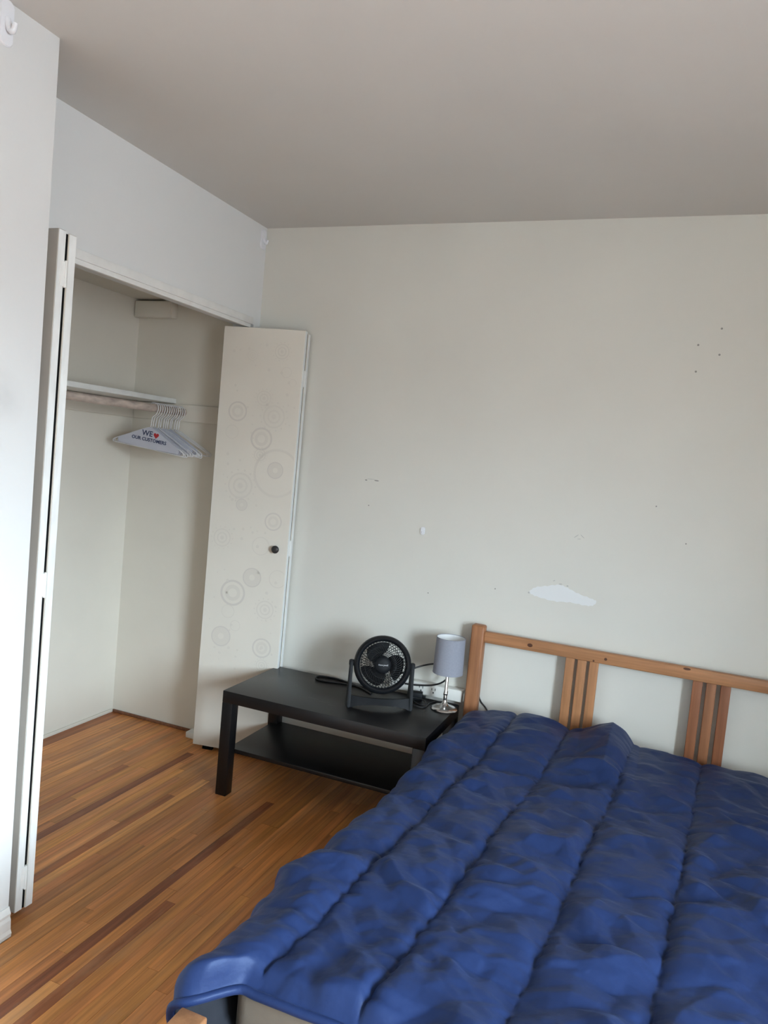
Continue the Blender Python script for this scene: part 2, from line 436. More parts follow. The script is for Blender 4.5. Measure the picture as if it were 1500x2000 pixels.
for x, z, rx, rz, t in ((-1.27, 1.3825, 0.02, 0.0012, 0), (-0.367, 1.028, 0.007, 0.002, 0.1), (-0.338, 1.024, 0.004, 0.003, 0), (-0.395, 1.038, 0.005, 0.0016, 0.5),
                        (-0.325, 1.236, 0.012, 0.0015, 0.7), (-0.300, 1.238, 0.011, 0.0014, -0.7), (-0.312, 1.226, 0.008, 0.0012, 0.1), (-0.495, 0.972, 0.004, 0.004, 0)):
    speck(x-0.052, z+0.014, rx, rz, M_scuff2, 'scuff', t)

# ------------------------------------------------------------------ adhesive hooks
def hook(name, label, loc, rz, w, h, group=None):
    """plate in local XZ, facing local -Y"""
    t = empty(name, loc, rz, label=label, cat='hook', group=group)
    bm = bmesh.new()
    n = 8; pts = []
    r = w*0.42
    for cx, cz, a0 in ((w/2-r, h/2-r, 0), (-w/2+r, h/2-r, 90), (-w/2+r, -h/2+r, 180), (w/2-r, -h/2+r, 270)):
        for k in range(n+1):
            a = math.radians(a0 + 90*k/n); pts.append((cx+r*math.cos(a), cz+r*math.sin(a)))
    th = 0.006
    a = [bm.verts.new((x, 0, z)) for x, z in pts]; b = [bm.verts.new((x, -th*0.6, z)) for x, z in pts]; c = [bm.verts.new((x*0.93, -th, z*0.96)) for x, z in pts]
    m = len(pts)
    for A, Bb in ((a, b), (b, c)):
        for k in range(m): bm.faces.new((A[k], A[(k+1) % m], Bb[(k+1) % m], Bb[k]))
    bm.faces.new(a[::-1]); bm.faces.new(c)
    obj('plate', bm, M_hook, t, smooth=True, angle=35)
    bm = bmesh.new()
    s = h/0.1
    tube(bm, catmull([(0, -0.004, 0.008*s), (0, -0.009*s, -0.006*s), (0, -0.017*s, -0.019*s), (0, -0.025*s, -0.018*s), (0, -0.029*s, -0.004*s)], 5), [0.008*s]*5+[0.0075*s]*5+[0.007*s]*5+[0.006*s]*6, 10)
    obj('prong', bm, M_hook, t, smooth=True, angle=60)
    return t
hook('adhesive_hook', 'large white adhesive hook on the jutting left wall just below the ceiling', (XJ, 1.418, 2.490), math.pi/2, 0.040, 0.112)
hook('adhesive_hook', 'white adhesive hook above the closet in the corner beside the back wall', (XC, 3.138, 2.482), math.pi/2, 0.044, 0.092)
hook('adhesive_hook', 'tiny white adhesive hook alone on the bare back wall above the fan', (-1.047, YB, 1.190), 0.0, 0.020, 0.034)

# ------------------------------------------------------------------ closet: shelf, rod, box, hangers
o = B('closet_shelf', M_trim, None, (XR, -2.437, YJ, YB, 1.676, 1.700), bev=0.002)
tag(o, 'narrow white painted shelf board along the closet wall above the rod', 'shelf')
bm = bmesh.new(); tube(bm, [(-2.372, YJ, 1.634), (-2.372, 2.4, 1.634), (-2.372, YB, 1.634)], 0.019, 20)
o = obj('closet_rod', bm, M_rod, None, smooth=True, angle=40); tag(o, 'worn painted clothes rod carrying the hangers under the closet shelf', 'rod')
t = empty('junction_box', (-2.585, YB, 2.145), label='small white box mounted under the closet ceiling in the far corner', cat='box')
B('body', M_closet, t, (-0.118, 0.118, -0.045, 0, -0.043, 0.040), bev=0.003)
B('cover', M_closet, t, (-0.110, 0.110, -0.051, -0.045, -0.040, 0.036), bev=0.002)

def text_mesh(body, size, ext=0.0002, bold=0.0):
    cu = bpy.data.curves.new('txt', 'FONT'); cu.body = body; cu.size = size; cu.align_x = 'CENTER'; cu.extrude = ext; cu.offset = bold
    cu.resolution_u = 3
    to = bpy.data.objects.new('txt', cu); C.objects.link(to)
    dg = bpy.context.evaluated_depsgraph_get(); me = bpy.data.meshes.new_from_object(to.evaluated_get(dg))
    bpy.data.objects.remove(to); return me
def wire_hanger_mesh():
    bm = bmesh.new()
    w, h = 0.207, 0.104
    # hook: origin at the top inside of the hook (rod top)
    hk = [(0.0, 0, -0.114), (0.0, 0, -0.076), (0.004, 0, -0.062), (0.019, 0, -0.048), (0.026, 0, -0.024), (0.020, 0, -0.004), (0.0, 0, 0.004), (-0.018, 0, -0.003), (-0.026, 0, -0.020), (-0.025, 0, -0.030)]
    tube(bm, catmull(hk, 5), 0.0021, 6)
    z0 = -0.114
    tri = [(0, 0, z0), (0.05, 0, z0-0.022), (w-0.02, 0, z0-h+0.022), (w, 0, z0-h+0.008), (w-0.004, 0, z0-h), (w-0.02, 0, z0-h-0.001), (0, 0, z0-h), (-w+0.02, 0, z0-h-0.001), (-w+0.004, 0, z0-h), (-w, 0, z0-h+0.008), (-w+0.02, 0, z0-h+0.022), (-0.05, 0, z0-0.022), (0, 0, z0)]
    tube(bm, catmull(tri, 3), 0.0021, 6)
    for s in (0.004, -0.004):
        pass
    return bm, w, h, z0
rngh = random.Random(5)
bmw, hw, hh, hz = wire_hanger_mesh()
bmesh.ops.recalc_face_normals(bmw, faces=bmw.faces)
me_wire = bpy.data.meshes.new('wire'); bmw.to_mesh(me_wire); bmw.free(); me_wire.materials.append(M_wire)
me_wire.polygons.foreach_set('use_smooth', [True]*len(me_wire.polygons))
bm = bmesh.new()
out = [(0.012, hz-0.002), (0.055, hz-0.020), (hw-0.035, hz-hh+0.030), (hw-0.028, hz-hh+0.018), (hw-0.034, hz-hh+0.004), (0, hz-hh+0.002), (-hw+0.034, hz-hh+0.004), (-hw+0.028, hz-hh+0.018), (-hw+0.035, hz-hh+0.030), (-0.055, hz-0.020), (-0.012, hz-0.002)]
a = [bm.verts.new((x, -0.0022, z)) for x, z in out]; b = [bm.verts.new((x, 0.0022, z)) for x, z in out]
for k in range(len(out)): bm.faces.new((a[k], a[(k+1) % len(out)], b[(k+1) % len(out)], b[k]))
bm.faces.new(a); bm.faces.new(b[::-1])
bmesh.ops.recalc_face_normals(bm, faces=bm.faces)
me_paper = bpy.data.meshes.new('paper_cape'); bm.to_mesh(me_paper); bm.free(); me_paper.materials.append(M_paper)
NH = 13
for k in range(NH):
    y = 2.918 + k*0.0170
    papered = k in (0, 1, 2, 4, 5, 7, 8)
    nth = ['', 'second', 'third', 'fourth', 'fifth', 'sixth', 'seventh', 'eighth', 'ninth', 'tenth', 'eleventh', 'twelfth', ''][k]
    if k == 0: lab = 'front wire hanger with paper cape printed WE heart OUR CUSTOMERS, on closet rod'
    elif k == NH-1: lab = 'bare white wire hanger at the back of the bunch, nearest the closet end wall'
    elif papered: lab = nth + ' hanger from the front of the bunch, white wire with plain paper cape'
    else: lab = nth + ' hanger from the front of the bunch, bare white wire'
    h = empty('wire_hanger', (-2.368, y, 1.655), label=lab, cat='hanger', group='wire hangers on the closet rod')
    yaw = math.radians(1 + rngh.uniform(-1.6, 1.6))
    roll = math.radians(5.0 + rngh.uniform(-2.5, 2.0))
    h.rotation_euler = (0, roll, yaw)
    o = bpy.data.objects.new('wire', me_wire); C.objects.link(o); o.parent = h
    if papered:
        pc = bpy.data.objects.new('paper_cape', me_paper); C.objects.link(pc); pc.parent = h
        if k == 0:
            Rx = Matrix.Rotation(math.pi/2, 4, 'X')
            for body, sz, x, z in (('WE', 0.036, -0.012, hz-0.044), ('OUR CUSTOMERS', 0.0225, 0.002, hz-0.069)):
                me = text_mesh(body, sz, 0.0002, 0.0006); me.transform(Matrix.Translation((x, -0.0026, z)) @ Rx @ Matrix.Diagonal((1.12, 1, 1, 1)))
                me.materials.clear(); me.materials.append(M_navy)
                o = bpy.data.objects.new('lettering', me); C.objects.link(o); o.parent = pc
            bm = bmesh.new(); pts = []
            for q in range(28):
                tt = 2*math.pi*q/28
                pts.append((16*math.sin(tt)**3, 13*math.cos(tt)-5*math.cos(2*tt)-2*math.cos(3*tt)-math.cos(4*tt)))
            vv = [bm.verts.new((0.040+px*0.00095, -0.0028, hz-0.035+pz*0.00095)) for px, pz in pts]; bm.faces.new(vv)
            rr = bmesh.ops.extrude_face_region(bm, geom=list(bm.faces)); bmesh.ops.translate(bm, vec=(0, 0.0005, 0), verts=[g for g in rr['geom'] if isinstance(g, bmesh.types.BMVert)])
            obj('heart_print', bm, M_red, pc)

# ------------------------------------------------------------------ bifold closet doors
RINGS = [(0.099, 1.654, 0.047, 2), (0.225, 1.724, 0.036, 1), (0.281, 1.642, 0.054, 1), (0.228, 1.534, 0.054, 2), (0.317, 1.379, 0.115, 0), (0.309, 1.393, 0.04, 3), (0.141, 1.305, 0.062, 1), (0.156, 1.215, 0.029, 3), (0.32, 1.151, 0.043, 2), (0.07, 1.048, 0.044, 1), (0.268, 1.029, 0.044, 0), (0.237, 0.874, 0.047, 3), (0.146, 0.789, 0.063, 2), (0.129, 0.697, 0.033, 0), (0.365, 0.882, 0.043, 0), (0.315, 0.728, 0.044, 1), (0.295, 1.945, 0.036, 1), (0.325, 1.851, 0.025, 0), (0.359, 1.804, 0.018, 0), (0.152, 1.919, 0.025, 1), (0.079, 1.555, 0.033, 0), (0.227, 1.458, 0.029, 1), (0.103, 0.571, 0.05, 3), (0.171, 0.632, 0.026, 0), (0.314, 0.542, 0.048, 2), (0.321, 0.458, 0.029, 1)]
DW, DT = 0.401, 0.027
def ring_bm(bm, cx, cz, r0, r1, y=-0.0004):
    n = 40
    if r0 <= 0:
        bm.faces.new([bm.verts.new((cx+r1*math.cos(2*math.pi*k/n), y, cz+r1*math.sin(2*math.pi*k/n))) for k in range(n)]); return
    a = [bm.verts.new((cx+r0*math.cos(2*math.pi*k/n), y, cz+r0*math.sin(2*math.pi*k/n))) for k in range(n)]
    b = [bm.verts.new((cx+r1*math.cos(2*math.pi*k/n), y, cz+r1*math.sin(2*math.pi*k/n))) for k in range(n)]
    for k in range(n): bm.faces.new((a[k], a[(k+1) % n], b[(k+1) % n], b[k]))
def clip_panel(bm):
    for co, no in (((0.004, 0, 0), (-1, 0, 0)), ((DW-0.004, 0, 0), (1, 0, 0))):
        bmesh.ops.bisect_plane(bm, geom=list(bm.verts)+list(bm.edges)+list(bm.faces), plane_co=co, plane_no=no, clear_outer=True)
def hinges(root, x, yg, zs):
    for z in zs:
        bm = bmesh.new(); box(bm, x-0.012, x+0.0015, yg-0.018, yg+0.018, z-0.035, z+0.035, bev=0.0008, seg=1)
        lathe(bm, [(0, -0.038), (0.0042, -0.038), (0.0042, 0.038), (0, 0.038)], 10, (x+0.002, yg, z))
        obj('hinge', bm, M_trim, root, smooth=True, angle=40)
# right-hand pair, folded against the back wall
A2, B2 = Vector((-2.072, 3.013)), Vector((-1.677, 3.083))
ang = math.atan2(B2.y-A2.y, B2.x-A2.x)
dr = empty('door_1', (A2.x, A2.y, 0.0), ang, kind='structure', label='right folded closet door pair with faint circle print and round black knob')
B('front_panel', M_door, dr, (0, DW, 0, DT, 0.018, 2.048), bev=0.0015, seg=1)
rear = B('rear_panel', M_door, dr, (0.012, DW+0.002, DT+0.014, 2*DT+0.014, 0.018, 2.040), bev=0.0015, seg=1)
B('edge_strip', M_door_edge, dr, (DW, DW+0.0012, 0.001, DT-0.001, 0.02, 2.046))
B('edge_strip', M_door_edge, dr, (DW+0.002, DW+0.0032, DT+0.015, 2*DT+0.013, 0.02, 2.038))
B('gap_shade', M_darkgap, dr, (DW-0.03, DW-0.002, DT, DT+0.014, 0.02, 2.038))  # black strip painting the shade between the folded panels
hinges(dr, DW+0.001, DT+0.007, (1.83, 1.03, 0.22))
bm = bmesh.new(); bm2 = bmesh.new()
for cx, cz, r, k in RINGS:
    if k == 0: ring_bm(bm2, cx, cz, r*0.90, r)
    elif k == 1:
        ring_bm(bm2, cx, cz, r*0.86, r); ring_bm(bm2, cx, cz, r*0.45, r*0.6); ring_bm(bm2, cx, cz, 0, r*0.22)
        for q in range(14):
            a = 2*math.pi*q/14; ring_bm(bm2, cx+r*1.22*math.cos(a), cz+r*1.22*math.sin(a), 0, r*0.08)
    elif k == 2:
        ring_bm(bm, cx, cz, r*0.84, r); ring_bm(bm2, cx, cz, r*0.34, r*0.62)
    else:
        ring_bm(bm2, cx, cz, r*0.30, r*0.84); ring_bm(bm, cx, cz, r*0.86, r)
for q in range(70):
    cx = rng.uniform(0.02, 0.39); cz = rng.uniform(0.35, 1.98); ring_bm(bm2, cx, cz, 0, rng.uniform(0.003, 0.008))
clip_panel(bm); clip_panel(bm2)
for f in bm.faces: f.normal_update()
obj('circle_print', bm, M_print, dr); obj('pale_circle_print', bm2, M_print2, dr)
bm = bmesh.new()
lathe(bm, [(0, 0.030), (0.010, 0.0298), (0.0165, 0.027), (0.0185, 0.022), (0.0175, 0.016), (0.009, 0.011), (0.0075, 0.004), (0.011, 0.001), (0.011, 0.0), (0, 0)], 28, (0.348, 0, 1.024), Matrix.Rotation(math.pi/2, 4, 'X'))
obj('knob', bm, M_knob, dr, smooth=True, angle=50)
B('floor_pivot', M_darkgap, dr, (0.05, 0.10, 0.004, 0.024, 0.0, 0.018))
# left-hand pair, folded beside the jutting wall, seen edge on
LX, LY = -1.726, 1.648
dl = empty('door_2', (LX, LY, 0.0), 0.0, kind='structure', label='left folded closet door pair seen edge on beside the jutting wall')
M_door_shaded = mat('door_paint_shaded', (0.52, 0.48, 0.43), 0.55, var=0.05, vscale=6, spec=0.4)  # door paint darkened to carry the shade on the left pair's front face
dl.rotation_euler = (0, 0.0068, 0)   # the pair sags slightly
B('front_panel', M_door_shaded, dl, (-DW, 0, 0, DT, 0.018, 2.062), bev=0.0015, seg=1)
B('rear_panel', M_door, dl, (-DW, 0.004, DT+0.009, 2*DT+0.009, 0.018, 2.056), bev=0.0015, seg=1)
B('edge_strip', M_door_edge, dl, (0, 0.0012, 0.001, DT-0.001, 0.02, 2.060))
B('edge_strip', M_door_edge, dl, (0.004, 0.0052, DT+0.010, 2*DT+0.008, 0.02, 2.054))
B('gap_shade', M_darkgap, dl, (-0.03, -0.001, DT, DT+0.009, 0.02, 2.054))  # black strip in place of the shade deep in the gap
hinges(dl, 0.001, DT+0.0045, (1.94, 1.03, 0.12))

# ------------------------------------------------------------------ coffee table
TX0, TX1, TY0, TY1, TZ = -1.698, -0.786, 2.662, 3.122, 0.455
tb = empty('coffee_table', ((TX0+TX1)/2, (TY0+TY1)/2, 0), label='low black wooden table with lower shelf between closet door and bed', cat='table')
cx, cy = (TX0+TX1)/2, (TY0+TY1)/2
hx, hy = (TX1-TX0)/2, (TY1-TY0)/2
B('table_top', M_table, tb, (-hx, hx, -hy, hy, TZ-0.05, TZ), bev=0.0015)
for sx in (-1, 1):
    for sy in (-1, 1):
        x0 = sx*hx; y0 = sy*hy
        B('leg', M_table, tb, (min(x0, x0-sx*0.05), max(x0, x0-sx*0.05), min(y0, y0-sy*0.05), max(y0, y0-sy*0.05), 0, TZ-0.0505), bev=0.0015)
B('shelf', M_table, tb, (-hx+0.02, hx-0.02, -hy+0.045, hy-0.015, 0.177, 0.195), bev=0.0015)
M_scr = mat('table_scratch', (0.10, 0.10, 0.10), 0.6)
for x, y, l, a in ((-0.10, -0.085, 0.05, -0.1), (-0.05, -0.10, 0.03, 0.1), (0.0, -0.115, 0.03, -0.05), (-0.03, -0.09, 0.015, 0.6)):
    bm = bmesh.new(); box(bm, -l/2, l/2, -0.0006, 0.0006, TZ, TZ+0.0002, mat=Matrix.Translation((x, y, 0)) @ Matrix.Rotation(a, 4, 'Z'))
    obj('scratch', bm, M_scr, tb)

# ------------------------------------------------------------------ fan
FC = Vector((-1.082, 2.905, TZ)); FROT = math.radians(27)
fan = empty('desk_fan', FC, FROT, label='small round black desk fan tilted up on the black table', cat='fan')
FZ = 0.176; FR = 0.122
TILT = Matrix.Translation((0, 0, FZ)) @ Matrix.Rotation(math.radians(-10), 4, 'X') @ Matrix.Rotation(math.radians(90), 4, 'X')
# in head space: local z points forward (-Y of fan)
def head(bm): bmesh.ops.transform(bm, matrix=TILT, verts=bm.verts); return bm
bm = bmesh.new()
lathe(bm, [(0.097, 0.022), (0.100, 0.030), (0.108, 0.034), (0.117, 0.030), (FR, 0.018), (FR-0.002, -0.010), (0.112, -0.040), (0.106, -0.040), (0.110, -0.010), (0.108, 0.015)], 56, close=True)
obj('housing', head(bm), M_plast, fan, smooth=True, angle=50)
bm = bmesh.new()
for k in range(46):
    a0 = 2*math.pi*k/46; pts = []
    for q in range(6):
        r = 0.034 + (0.099-0.034)*q/5; a = a0 + 0.55*(q/5)
        pts.append((r*math.cos(a), r*math.sin(a), 0.030+0.010*(1-(q/5)**2)))
    tube(bm, pts, 0.0011, 5)
for r in (0.055, 0.077, 0.094):
    z = 0.030+0.010*(1-((r-0.034)/0.065)**2)
    tube(bm, [(r*math.cos(2*math.pi*k/48), r*math.sin(2*math.pi*k/48), z-0.001) for k in range(49)], 0.0011, 5, cap=False)
obj('front_grille', head(bm), M_plast, fan, smooth=True)
bm = bmesh.new(); lathe(bm, [(0, 0.046), (0.018, 0.045), (0.030, 0.042), (0.0355, 0.037), (0.0355, 0.028), (0, 0.028)], 40)
hub = obj('hub_cap', head(bm), M_plast_m, fan, smooth=True, angle=40)
me = text_mesh('Honeywell', 0.0095, 0.0002); me.transform(TILT @ Matrix.Translation((0, -0.002, 0.0457)))
me.materials.clear(); me.materials.append(M_logo)
o = bpy.data.objects.new('lettering', me); C.objects.link(o); o.parent = hub
for k in range(3):
    bm = bmesh.new(); rows = []
    for i in range(9):
        u = i/8; r = 0.022+0.070*u; row = []
        for j in range(7):
            v = j/6; a = 2*math.pi*k/3 + 0.25 + (v-0.5)*1.55*(0.75+0.3*math.sin(math.pi*u)) - 0.5*u
            row.append(bm.verts.new((r*math.cos(a), r*math.sin(a), -0.004 + (v-0.5)*0.032)))
        rows.append(row)
    for A, Bb in zip(rows, rows[1:]):
        for j in range(6): bm.faces.new((A[j], A[j+1], Bb[j+1], Bb[j]))
    bmesh.ops.solidify(bm, geom=list(bm.faces), thickness=0.0016)
    obj('blade', head(bm), M_plast, fan, smooth=True, angle=50)
bm = bmesh.new()
for k in range(44):
    a0 = 2*math.pi*k/44; pts = []
    for q in range(5):
        r = 0.030+(0.108-0.030)*q/4; a = a0-0.35*(q/4)
        pts.append((r*math.cos(a), r*math.sin(a), -0.058+0.020*(q/4)**2))
    tube(bm, pts, 0.0014, 5)
for r, z in ((0.06, -0.055), (0.085, -0.048)):
    tube(bm, [(r*math.cos(2*math.pi*k/40), r*math.sin(2*math.pi*k/40), z) for k in range(41)], 0.0013, 5, cap=False)
obj('rear_grille', head(bm), M_plast, fan, smooth=True)
bm = bmesh.new(); lathe(bm, [(0, -0.012), (0.024, -0.012), (0.033, -0.030), (0.034, -0.062), (0.026, -0.074), (0, -0.076)], 32)
obj('motor', head(bm), M_plast_m, fan, smooth=True, angle=40)
# stand: two arms, front bar and feet
for s in (-1, 1):
    bm = bmesh.new()
    outl = [(-0.012, 0.188), (0.012, 0.188), (0.020, 0.172), (0.030, 0.06), (0.044, 0.0), (-0.060, 0.0), (-0.054, 0.035), (-0.030, 0.10), (-0.020, 0.172)]
    x0, x1 = s*0.1235, s*0.1375
    a = [bm.verts.new((x0, y, z)) for y, z in outl]; b = [bm.verts.new((x1, y, z)) for y, z in outl]
    n = len(outl)
    for k in range(n): bm.faces.new((a[k], a[(k+1) % n], b[(k+1) % n], b[k]))
    bm.faces.new(a[::-1]); bm.faces.new(b)
    bmesh.ops.recalc_face_normals(bm, faces=bm.faces)
    bmesh.ops.bevel(bm, geom=list(bm.edges), offset=0.003, segments=2, affect='EDGES')
    obj('arm', bm, M_plast_m, fan, smooth=True, angle=40)
    bm = bmesh.new(); lathe(bm, [(0, 0.018), (0.010, 0.018), (0.013, 0.014), (0.013, -0.004), (0, -0.004)], 20, (s*0.122, 0, FZ), Matrix.Rotation(s*math.pi/2, 4, 'Y'))
    obj('pivot_knob', bm, M_plast, fan, smooth=True, angle=40)
bm = bmesh.new()   # arched front bar
rows = []
for i in range(17):
    u = -1+2*i/16; x = u*0.124
    zt = 0.048 - 0.006*(1-u*u); zb = 0.020*(1-u*u)**0.6
    yo = -0.056 - 0.012*(1-u*u)
    rows.append([bm.verts.new((x, yo, zb)), bm.verts.new((x, yo+0.014, zt)), bm.verts.new((x, yo+0.026, zt)), bm.verts.new((x, yo+0.016, zb))])
for A, Bb in zip(rows, rows[1:]):
    for j in range(4): bm.faces.new((A[j], A[(j+1) % 4], Bb[(j+1) % 4], Bb[j]))
bm.faces.new(rows[0][::-1]); bm.faces.new(rows[-1])
obj('base_bar', bm, M_plast_m, fan, smooth=True, angle=40)

# ------------------------------------------------------------------ lamp
lamp = empty('table_lamp', (-0.828, 3.030, TZ), label='small table lamp with grey drum shade and steel stem beside headboard', cat='lamp')
bm = bmesh.new(); lathe(bm, [(0, 0), (0.055, 0), (0.057, 0.003), (0.055, 0.007), (0.040, 0.013), (0.022, 0.018), (0.012, 0.026), (0.0085, 0.040), (0, 0.040)], 48)
obj('base', bm, M_chrome, lamp, smooth=True, angle=50)
bm = bmesh.new(); lathe(bm, [(0, 0.035), (0.0075, 0.035), (0.0075, 0.060), (0.0095, 0.062), (0.0095, 0.072), (0.0072, 0.075), (0.0068, 0.20), (0, 0.20)], 24)
obj('stem', bm, M_chrome, lamp, smooth=True, angle=50)
Z0, Z1 = 0.160, 0.312
bm = bmesh.new(); lathe(bm, [(0.0645, Z0), (0.0615, Z1)], 56); obj('lamp_shade', bm, M_shade, lamp, smooth=True)
sh = lamp.children[-1] if False else [c for c in bpy.data.objects if c.name.startswith('lamp_shade')][0]
bm = bmesh.new(); lathe(bm, [(0.0632, Z0+0.001), (0.0602, Z1-0.001)], 56); obj('lining', bm, M_shade_in, sh, smooth=True)
for r, z in ((0.0640, Z0), (0.0610, Z1)):
    bm = bmesh.new(); tube(bm, [(r*math.cos(2*math.pi*k/56), r*math.sin(2*math.pi*k/56), z) for k in range(57)], 0.0014, 6, cap=False); obj('rim', bm, M_shade, sh, smooth=True)
bm = bmesh.new()
for k in range(3):
    a = 2*math.pi*k/3; tube(bm, [(0.012*math.cos(a), 0.012*math.sin(a), 0.205), (0.0625*math.cos(a), 0.0625*math.sin(a), 0.212)], 0.0013, 6)
lathe(bm, [(0.008, 0.200), (0.014, 0.200), (0.014, 0.210), (0.008, 0.210)], 20, close=True)
obj('shade_carrier', bm, M_white, lamp, smooth=True, angle=40)
bm = bmesh.new(); lathe(bm, [(0, 0.199), (0.012, 0.2), (0.013, 0.225), (0.024, 0.252), (0.022, 0.272), (0.012, 0.284), (0, 0.286)], 24); obj('bulb', bm, M_shade_in, lamp, smooth=True)

# ------------------------------------------------------------------ power strip on the wall behind the table
ps = empty('power_strip', (-0.945, YB, 0.466), label='white power strip on the wall behind the table and lamp', cat='power strip')
B('body', M_white, ps, (-0.175, 0.165, -0.045, 0, 0.0, 0.052), bev=0.004)
B('end_cap', M_white, ps, (0.168, 0.176, -0.040, 0, 0.004, 0.044), bev=0.003)
for k in range(5):
    x = -0.14 + k*0.058
    bm = bmesh.new()
    for dx, dz, w, h in ((-0.008, 0.006, 0.003, 0.009), (0.008, 0.006, 0.003, 0.011), (0.0, -0.009, 0.006, 0.006)):
        box(bm, x+dx-w/2, x+dx+w/2, -0.0456, -0.0446, 0.027+dz-h/2, 0.027+dz+h/2)
    obj('socket_slots', bm, M_hole, ps)

# ------------------------------------------------------------------ cords
def cord(name, label, pts, r=0.003, parts=None):
    bm = bmesh.new(); tube(bm, catmull(pts, 8), r, 8); o = obj(name, bm, M_cable, None, smooth=True, angle=60)
    return tag(o, label, 'cord')
zt = TZ + 0.0035
cord('fan_cord', 'slack black cord looped on the table to the left of the fan', [(-1.16, 3.01, zt), (-1.23, 3.06, zt), (-1.31, 3.095, zt), (-1.39, 3.112, zt), (-1.455, 3.10, zt), (-1.46, 3.06, zt), (-1.42, 3.04, zt), (-1.33, 3.065, zt), (-1.24, 3.075, zt), (-1.17, 3.06, zt)], 0.0036)
cord('lamp_cord', 'thick black cord arching from the fan behind the lamp to the power strip', [(-1.02, 2.98, 0.585), (-1.0, 3.04, 0.592), (-0.95, 3.08, 0.612), (-0.90, 3.10, 0.622), (-0.862, 3.108, 0.605), (-0.850, 3.110, 0.570), (-0.875, 3.112, 0.540), (-0.92, 3.112, 0.520), (-0.98, 3.112, 0.508), (-1.04, 3.105, 0.505)], 0.0038)
cord('charger_cord', 'thin tangled black cord lying between the fan and the lamp base', [(-1.00, 3.075, zt+0.004), (-0.97, 3.04, zt), (-0.935, 3.01, zt), (-0.91, 3.02, zt+0.002), (-0.93, 3.05, zt+0.008), (-0.98, 3.05, zt+0.010), (-0.995, 3.01, zt+0.008), (-0.95, 2.98, zt+0.002), (-0.905, 2.99, zt), (-0.90, 3.06, zt), (-0.87, 3.105, zt), (-0.82, 3.110, zt), (-0.79, 3.110, zt)], 0.0028)
ad = empty('power_adapter', (-0.975, 3.078, TZ), 0.3, label='black plug adapter on the table between fan and lamp', cat='adapter')
B('body', M_plast_m, ad, (-0.030, 0.030, -0.018, 0.018, 0, 0.034), bev=0.004)
B('cable_relief', M_plast_m, ad, (0.030, 0.044, -0.005, 0.005, 0.010, 0.020), bev=0.002)
cord('wall_cord', 'thin dark cord hanging down the wall beside the headboard post', [(-0.715, YB-0.006, 0.50), (-0.70, YB-0.005, 0.475), (-0.675, YB-0.005, 0.45), (-0.645, YB-0.005, 0.40)], 0.0028)

# ------------------------------------------------------------------ bed
PINE = (0.36, 0.168, 0.076)
def pine(o, f=1.0, red=1.0): o.color = (PINE[0]*f, PINE[1]*f/red, PINE[2]*f/red, 1); return o
BX0, BX1 = -0.762, 0.680
BYH0, BYH1 = 3.100, 3.140
bed = empty('bed_frame', ((BX0+BX1)/2, 2.1, 0), label='wooden bed frame with slatted pine headboard against the back wall', cat='bed')
bcx = (BX0+BX1)/2
def bpart(name, m, x0, x1, y0, y1, z0, z1, f=1.0, red=1.0, bev=0.004):
    return pine(B(name, m, bed, (x0-bcx, x1-bcx, y0-2.1, y1-2.1, z0, z1), bev=bev, seg=3), f, red)
for x in (BX0, BX1-0.058): bpart('head_post', M_pine_z, x, x+0.058, BYH0-0.005, BYH1+0.005, 0, 0.824, 0.95, 1.08, 0.009)
rail = bpart('top_rail', M_pine_x, BX0+0.058, BX1-0.058, BYH0+0.004, BYH1-0.006, 0.753, 0.800, 1.12, 1.0, 0.004)
bpart('lower_rail', M_pine_x, BX0+0.058, BX1-0.058, BYH0+0.004, BYH1-0.006, 0.24, 0.30, 1.05)
SL = [(-0.357, 1.12, 1.0), (-0.309, 1.15, 1.0), (-0.261, 1.1, 1.0), (0.131, 0.70, 1.22), (0.180, 0.80, 1.12), (0.231, 0.66, 1.25)]
for x, f, r in SL: bpart('slat', M_pine_z, x, x+0.036, BYH0+0.010, BYH1-0.012, 0.30, 0.7535, f, r, 0.003)
def knot(x, z, rx, rz):
    bm = bmesh.new(); pts = [(x-bcx+rx*math.cos(a*math.pi/6), z+rz*math.sin(a*math.pi/6)) for a in range(12)]
    a = [bm.verts.new((px, BYH0+0.0036-2.1, pz)) for px, pz in pts]; b = [bm.verts.new((px, BYH0+0.0045-2.1, pz)) for px, pz in pts]
    for k in range(12): bm.faces.new((a[k], a[(k+1) % 12], b[(k+1) % 12], b[k]))
    bm.faces.new(a); o = obj('knot', bm, M_knot, None); o.parent = rail
knot(-0.507, 0.777, 0.011, 0.008); knot(-0.200, 0.775, 0.006, 0.006); knot(0.104, 0.794, 0.014, 0.005); knot(-0.246, 0.760, 0.004, 0.004)
for x in (BX0, BX1-0.030): bpart('side_rail', M_pine_y, x, x+0.030, 1.14, BYH0, 0.20, 0.32, 0.9)
for x in (BX0, BX1-0.058): bpart('foot_post', M_pine_z, x, x+0.058, 1.090, 1.140, 0, 0.432, 0.80, 1.0, 0.004)  # foot posts toned down, bed-foot shade put into their colour
bpart('foot_rail', M_pine_x, BX0+0.058, BX1-0.058, 1.098, 1.126, 0.20, 0.29, 1.0)
bm = bmesh.new(); lathe(bm, [(0, 0), (0.007, 0), (0.007, 0.0012), (0, 0.0012)], 16, (BX0+0.022-bcx, 1.0902-2.1, 0.392), Matrix.Rotation(math.pi/2, 4, 'X'))
obj('bolt_hole', bm, M_hole, bed)
for k in range(16):
    y = 1.17+k*0.122
    pine(B('base_slat', M_pine_x, bed, (BX0+0.030-bcx, BX1-0.030-bcx, y-2.1, y+0.068-2.1, 0.222, 0.240), bev=0.002), 1.3)
